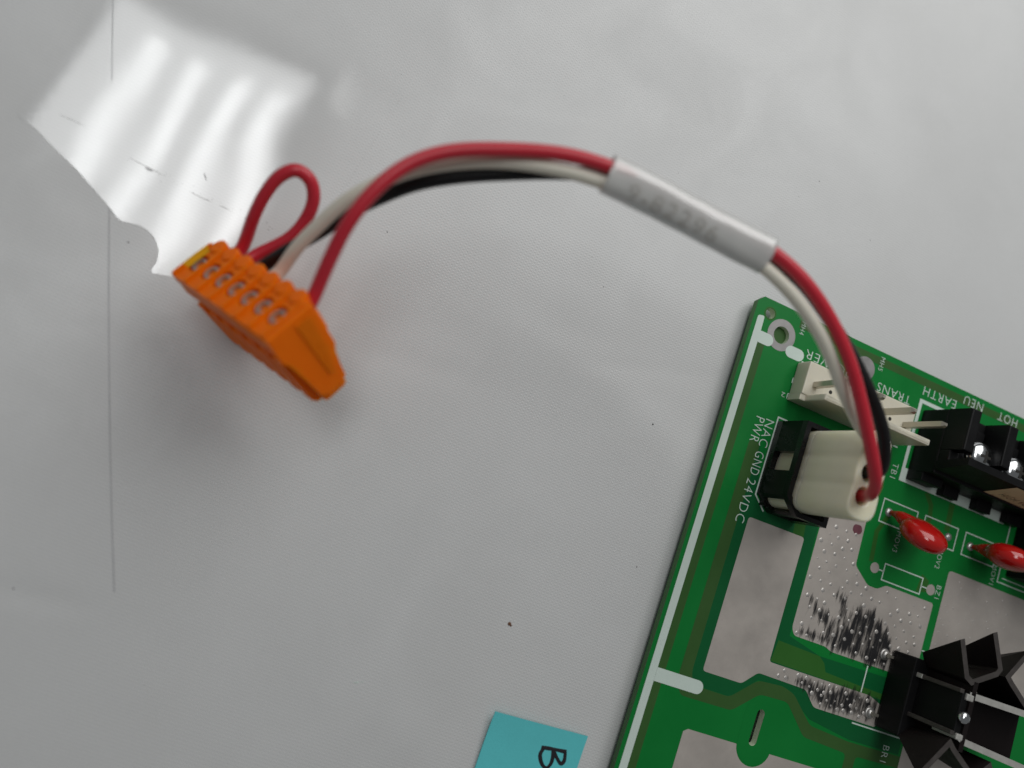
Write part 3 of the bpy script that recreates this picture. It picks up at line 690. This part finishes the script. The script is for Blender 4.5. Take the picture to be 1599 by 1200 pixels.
link('fin_bead', box(56.6, 58.4, -65.3, -64.0, 12.0, 18.06, 0.25), 'paleedge', hk)
link('fin_bead', box(56.3, 58.0, -73.0, -71.8, 12.0, 18.06, 0.25), 'paleedge', hk)
ruled('fin', [(52.3,-54.4),(55.5,-61.0),(57.0,-61.7),(62.5,-58.5),(63.1,-57.4),(59.7,-50.9)], [(55.6,-58.9),(57.0,-61.2),(58.0,-61.6),(62.8,-60.0),(63.6,-59.0),(62.6,-57.0)], 18.0, 6.5, 1.1, label='upper flared fin pair')
ruled('fin', [(69.3,-52.2),(65.4,-58.3),(66.7,-59.3),(72.5,-63.2)], [(71.6,-56.0),(66.6,-59.6),(67.4,-60.4),(72.5,-63.2)], 18.0, 6.5, 1.1, label='right flared fin')
ruled('fin', [(49.8,-81.6),(55.3,-73.9),(56.6,-75.0),(62.9,-79.0)], [(54.6,-77.0),(56.6,-75.0),(57.4,-75.4),(60.4,-77.2)], 18.0, 6.5, 1.1, label='lower flared fin pair')
ruled('fin', [(62.9,-79.0),(66.0,-75.8),(69.5,-80.4)], [(61.6,-77.3),(66.0,-75.6),(68.0,-77.6)], 18.0, 6.5, 1.1, label='lower right flared fin')
for yy, lb_ in ((-63.85, 'upper clip edge'), (-72.0, 'lower clip edge')):
    bm = bmesh.new(); bbox(bm, 55.0, 56.0, yy-.42, yy+.42, 4.0, 17.8, 0.15); link('clip_rail', bm_me(bm), 'wornedge', hk, lb_)
bm = bmesh.new(); bbox(bm, 54.8, 56.05, -64.35, -63.4, 4.0, 8.2, 0.2); link('clip_end', bm_me(bm), 'paleedge', hk)
bm = bmesh.new(); bcyl(bm, (56.9,-68.6), 0.95, 17.4, 18.4, 20); bdome(bm, (56.9,-68.6), 1.2, 18.3, 0.8, 20, 5); link('rivet', bm_me(bm), 'chrome', hk, smooth=True)

# ================================================================== wiring harness
har = empty('wiring_harness', (0, 0, 0), 0, 'red, white and black wire harness with orange terminal plug arching over the table', 'wire harness')
P0 = Matrix.Translation(Vector((55.416, 19.3314, 3.4))*S) @ Matrix.Rotation(ANG, 4, 'Z')
# nylon plug housing: three-lobed block, top layer with wire holes
ce = [(16.1,-28.3), (16.1,-33.1), (16.1,-37.9)]
hol = [(15.1,-28.3), (15.2,-32.9), (15.2,-37.3)]
base = rnd([(12.35,-25.0),(18.7,-25.0),(18.7,-41.7),(12.35,-41.7)], 2.9, 8)
outl = []
for k in range(len(base)):       # resample and press two shallow grooves into each long side
    a_, b_ = Vector(base[k]), Vector(base[(k+1) % len(base)]); n_ = max(1, int((b_-a_).length/0.5))
    for t in range(n_):
        p = a_.lerp(b_, t/n_); g_ = 0.22*sum(math.exp(-((p.y-gy)/0.75)**2) for gy in (-30.7, -35.9))
        outl.append((p.x+(g_ if p.x < 16 else -g_), p.y))
bm = bmesh.new(); prism(bm, outl, 1.7, 11.2); hous = link('plug_housing', bm_me(bm), 'nylon', har, 'milky nylon three-way plug housing pushed into the black header', matrix=P0)
link('housing_top', fill([outl]+[[(hx+1.45*math.cos(t*math.pi/10), hy+1.65*math.sin(t*math.pi/10)) for t in range(20)] for hx, hy in hol], 11.0, 25.8, 0.45), 'nylon', hous, smooth=False)
link('wire_socket', fill([[(hx+1.5*math.cos(t*math.pi/10), hy+1.7*math.sin(t*math.pi/10)) for t in range(20)] for hx, hy in hol], 15.0), 'hole', hous)

WR = 1.08
def world(l): return (P0 @ (Vector(l)*S))/S
red = [world((15.2,-37.3,22.3)), world((15.3,-37.2,26.0)), (54.49,-20.04,34.0),(53.18,-18.35,36.5),(51.41,-15.88,38.5),(48.85,-11.09,40.5),(46.18,-4.92,42.0),(43.14,2.15,43.0),(38.6,9.0,44.0),(33.46,14.5,44.5),(27.38,18.71,44.5),(20.66,21.69,44.5),(13.97,24.52,44.0),(7.42,27.3,43.5),(2.01,29.35,43.0),(-4.61,30.84,42.0),(-13.08,30.97,41.0),(-21.22,30.37,39.5),(-26.56,28.4,38.5),(-30.92,24.97,37.5),(-34.69,20.14,35.5),(-37.0,15.48,32.5),(-38.26,12.42,30.4),(-39.25,9.96,28.9),(-40.6,7.4,27.5)]
white = [world((15.1,-28.3,22.3)), world((15.1,-28.3,26.0)), (55.19,-10.25,32.5),(51.43,-8.07,35.0),(45.6,-3.53,39.0),(41.92,1.27,41.0),(38.47,5.63,42.5),(34.42,10.1,43.3),(30.56,13.63,43.5),(26.66,16.49,43.4),(20.38,19.53,43.4),(13.74,22.4,43.0),(7.12,25.35,42.4),(1.71,27.35,41.6),(-4.44,28.91,40.6),(-11.82,29.93,39.0),(-18.88,29.97,36.7),(-25.05,29.04,34.5),(-29.86,27.37,32.5),(-34.27,25.11,30.0),(-38.22,21.92,26.5),(-41.55,18.76,23.0),(-43.99,15.56,19.51),(-45.48,13.94,19.59),(-47.14,12.36,19.82)]
black = [world((15.2,-32.9,22.3)), world((15.2,-32.9,26.0)), (56.93,-16.14,33.5),(55.64,-13.52,36.0),(53.76,-9.5,38.0),(50.59,-4.23,39.5),(46.19,2.47,40.5),(41.02,8.79,41.2),(35.43,14.68,41.5),(29.2,18.04,41.8),(21.85,20.92,41.8),(15.12,23.93,41.3),(8.31,26.86,40.8),(2.88,28.68,40.3),(-3.74,29.12,38.9),(-11.22,28.91,37.0),(-18.42,28.55,34.5),(-24.69,27.49,32.3),(-29.59,25.66,30.2),(-33.6,23.86,27.8),(-38.1,21.25,24.2),(-43.23,18.72,19.8),(-46.01,17.28,16.77),(-47.5,15.65,16.85),(-49.16,14.07,17.08)]
loop = [(-53.19,17.49,11.6),(-51.54,19.07,11.37),(-50.05,20.7,11.29),(-48.17,25.06,15.5),(-46.32,28.34,18.5),(-44.13,30.71,20.5),(-41.73,31.55,21.5),(-39.64,30.36,21.0),(-38.94,27.75,19.5),(-40.21,24.53,17.5),(-42.73,21.76,16.0),(-48.03,18.99,14.03),(-49.52,17.36,14.11),(-51.17,15.78,14.34)]
for pts, m, lab in ((red, 'redpvc', 'long red wire on top of the bundle'), (white, 'whitepvc', 'white wire'), (black, 'blackpvc', 'black wire under the bundle'), (loop, 'redpvc', 'short red jumper loop at the orange plug')):
    link('wire', tube_me(smoothpath(spline(pts, 10), 6), WR, 16), m, har, lab, smooth=True)
# printed sleeve
slp = smoothpath(spline([(28.0,17.85,43.4),(20.65,20.83,43.2),(14.18,23.58,42.8),(7.74,26.48,42.2),(2.3,28.72,41.6)], 14), 3)
def slr(t, a): return 1.0+0.055*math.cos(3*(a-math.radians(60))+0.9*t)+0.018*math.sin(9*t+2*a)+0.008*math.sin(31*t+a)
slv = link('printed_sleeve', tube_me(slp, 3.05, 32, 2.8, caps=False, rfun=slr), 'sleeve', har, 'glossy white sleeve with faded print round the wires', smooth=True)
sl2 = slv.modifiers.new('wall', 'SOLIDIFY'); sl2.thickness = 0.25*S; sl2.offset = -1; slv.data.materials[0].node_tree.nodes['Principled BSDF'].inputs['Alpha'].default_value = 0.62
sb = slv.data.materials[0].node_tree.nodes['Principled BSDF']; sb.inputs['Coat IOR'].default_value = 2.0; sb.inputs['Coat Roughness'].default_value = 0.05
tm = text_me('9-82296', 15.0, 2.2, 0, 0, 0, 0)
seg = [0]
for i in range(1, len(slp)): seg.append(seg[-1]+(slp[i]-slp[i-1]).length)
tot = seg[-1]
for v_ in tm.vertices:
    x, y, _ = v_.co/S
    sdist = tot*0.36-x; i = max(1, min(len(slp)-1, next((k for k in range(len(seg)) if seg[k] >= tot-tot*0.36+x*-1+0), 1)))
    sdist = tot*0.60-x
    i = next((k for k in range(1, len(seg)) if seg[k] >= sdist), len(seg)-1)
    t_ = (sdist-seg[i-1])/(seg[i]-seg[i-1]); p = slp[i-1].lerp(slp[i], t_)
    T = (slp[i]-slp[i-1]).normalized(); nr = Vector((0, 0, 1)); nr = (nr-T*nr.dot(T)).normalized(); b_ = T.cross(nr)
    a = math.radians(128)-y/2.6
    if b_.y > 0: pass
    v_.co = (p+b_*(3.05*slr(sdist/tot, a)+0.06)*math.cos(a)+nr*(2.8*slr(sdist/tot, a)+0.06)*math.sin(a))*S
link('sleeve_print', tm, 'sleeveink', slv, 'faded grey print on the sleeve')

# ---- orange terminal plug
Mo = Matrix(((0.52988,0.71893,-0.44984),(-0.44941,0.68787,0.56997),(0.71921,-0.09986,0.68758))).to_4x4()
Mo.translation = Vector((-60.63,15.773,12.519))*S
PT = 3.81; LX = 7*PT+1.2; WY = 8.12
def xprism(bm, prof, x0, x1, bev=0.0):
    lo = [bm.verts.new((x0, y, z)) for y, z in prof]; hi = [bm.verts.new((x1, y, z)) for y, z in prof]; n = len(prof)
    fs = [bm.faces.new(lo), bm.faces.new(hi[::-1])]
    for i in range(n): fs.append(bm.faces.new((lo[i], hi[i], hi[(i+1) % n], lo[(i+1) % n])))
    if bev: bmesh.ops.bevel(bm, geom=list({e for f in fs for e in f.edges}), offset=bev, segments=2, profile=0.6, affect='EDGES')
bm = bmesh.new()
xprism(bm, [(0.15,-1.8),(8.0,-1.8),(8.0,-7.6),(7.3,-8.6),(6.8,-16.6),(6.2,-17.0),(2.9,-17.0),(2.3,-16.5),(1.1,-5.2),(0.15,-4.4)], 0.05, LX-0.05)
plug = link('terminal_plug', bm_me(bm), 'orange', har, 'orange seven-way screw terminal plug tipped up on its end', matrix=Mo)
xc = [0.6+PT*(i+0.5) for i in range(7)]
link('front_face', fill([[(0,0),(LX,0),(LX,WY),(0,WY)]]+[rnd([(x-1.38,2.2),(x+1.38,2.2),(x+1.38,5.8),(x-1.38,5.8)], 1.3, 6) for x in xc], -1.8, 0.0), 'orange', plug)
for x in xc:
    s_ = link('clamp_ring', fill([circ(x, 4.0, 1.28, 24), circ(x, 4.0, 0.84, 20)], -1.8, -0.25), 'solder', plug)
    link('socket_floor', fill([rnd([(x-1.37,2.21),(x+1.37,2.21),(x+1.37,5.79),(x-1.37,5.79)], 1.3, 6), circ(x, 4.0, 1.29, 24)], -1.0), 'orange', plug)
    link('screw_head', fill([circ(x, 4.0, 0.8, 18)], -0.75), 'orange', s_)
    bm = bmesh.new(); bcyl(bm, (x, WY+0.05), 1.42, -7.2, 0.35, 24, bev=0.25)
    link('wire_collar', bm_me(bm), 'orange', plug, smooth=False)
for i in range(8):
    x = 0.6+PT*i; x0, x1 = max(0.02, x-.28), min(LX-.02, x+.28)
    link('divider_rib', box(x0, x1, 0.2, WY-0.2, 0.0, 0.45, 0.1), 'orange', plug)
for i in range(7):
    x = xc[i]; bm = bmesh.new(); xprism(bm, [(0.1,-6.4),(2.5,-6.0),(3.2,-17.3),(1.7,-17.2),(0.95,-16.2)], x-1.0, x+1.0); link('coding_rib', bm_me(bm), 'orange', plug)
bm = bmesh.new(); xprism(bm, [(-0.25,0.3),(8.35,0.3),(8.35,-8.2),(7.4,-9.4),(7.1,-14.5),(6.0,-15.4),(3.2,-15.4),(2.0,-14.5),(0.9,-6.0),(-0.25,-4.8)], LX-0.05, LX+1.0, 0.25)
link('end_plate', bm_me(bm), 'orange', plug)
bm = bmesh.new(); xprism(bm, [(4.4,-0.8),(7.2,-0.8),(6.9,-7.5),(5.9,-12.2),(4.9,-12.2)], LX+0.95, LX+1.2, 0.1)
link('end_rib', bm_me(bm), 'orange', plug)
link('yellow_tab', fill([[(0.95,2.5),(1.75,2.5),(1.75,6.9),(0.95,6.9)]], 0.03), 'yellow', plug, 'small yellow patch at the left end of the orange plug')
link('yellow_tab', box(0.3, 0.9, 2.3, 7.2, 0.0, 0.5, 0.1), 'yellow', plug)

# ================================================================== teal paper note
nt_ = [(-3.7,-61.47),(15.07,-68.15)]
a_ = Vector(nt_[0]); b_ = Vector(nt_[1]); dx = (b_-a_).normalized(); dy = Vector((dx.y, -dx.x)); dy = dy if dy.y < 0 else -dy
vv, ff = [], []; nu, nv = 12, 16; Lw, Lh = (b_-a_).length, 50.0
for side in (0, 1):
    for j in range(nv+1):
        for i in range(nu+1):
            s, t = i/nu, j/nv; p = a_+dx*(Lw*s)+dy*(Lh*t)
            z = 0.30+1.25*math.exp(-t*9)*(0.7+0.3*math.cos(s*2))+0.05*math.sin(s*5+t*4)-0.1*side
            vv.append((p.x, p.y, z))
K = (nu+1)*(nv+1)
for j in range(nv):
    for i in range(nu):
        q0 = j*(nu+1)+i; ff.append((q0, q0+nu+1, q0+nu+2, q0+1)); ff.append((K+q0, K+q0+1, K+q0+nu+2, K+q0+nu+1))
note = link('paper_note', me_from(vv, ff), 'teal', label='teal paper note with a handwritten black letter B at the lower edge', smooth=True)
note['category'] = 'paper note'
def nz_(x, y):
    p = Vector((x, y))-a_; t = max(0, p.dot(dy)/Lh); s = p.dot(dx)/Lw
    return 0.30+1.25*math.exp(-t*9)*(0.7+0.3*math.cos(s*2))+0.05*math.sin(s*5+t*4)
def ink_stroke(pts, r):
    P = spline([(x, y, 0) for x, y in pts], 8); P = [Vector((p.x, p.y, nz_(p.x, p.y)+0.03)) for p in P]
    return tube_me(P, r, 10, 0.035, rfun=lambda t, a: 1+0.12*math.sin(9*t+pts[0][0]))
for pts in ([(5.6,-69.2),(7.93,-69.85),(10.7,-70.7)], [(6.06,-69.5),(5.42,-70.47),(5.5,-71.73),(6.05,-72.9),(6.73,-73.3),(7.5,-72.73),(7.93,-71.53),(8.02,-69.9)], [(8.1,-70.3),(8.75,-71.6),(9.65,-72.85),(10.2,-72.5),(10.5,-70.65)]):
    link('ink_mark', ink_stroke(pts, 0.36), 'ink', note)
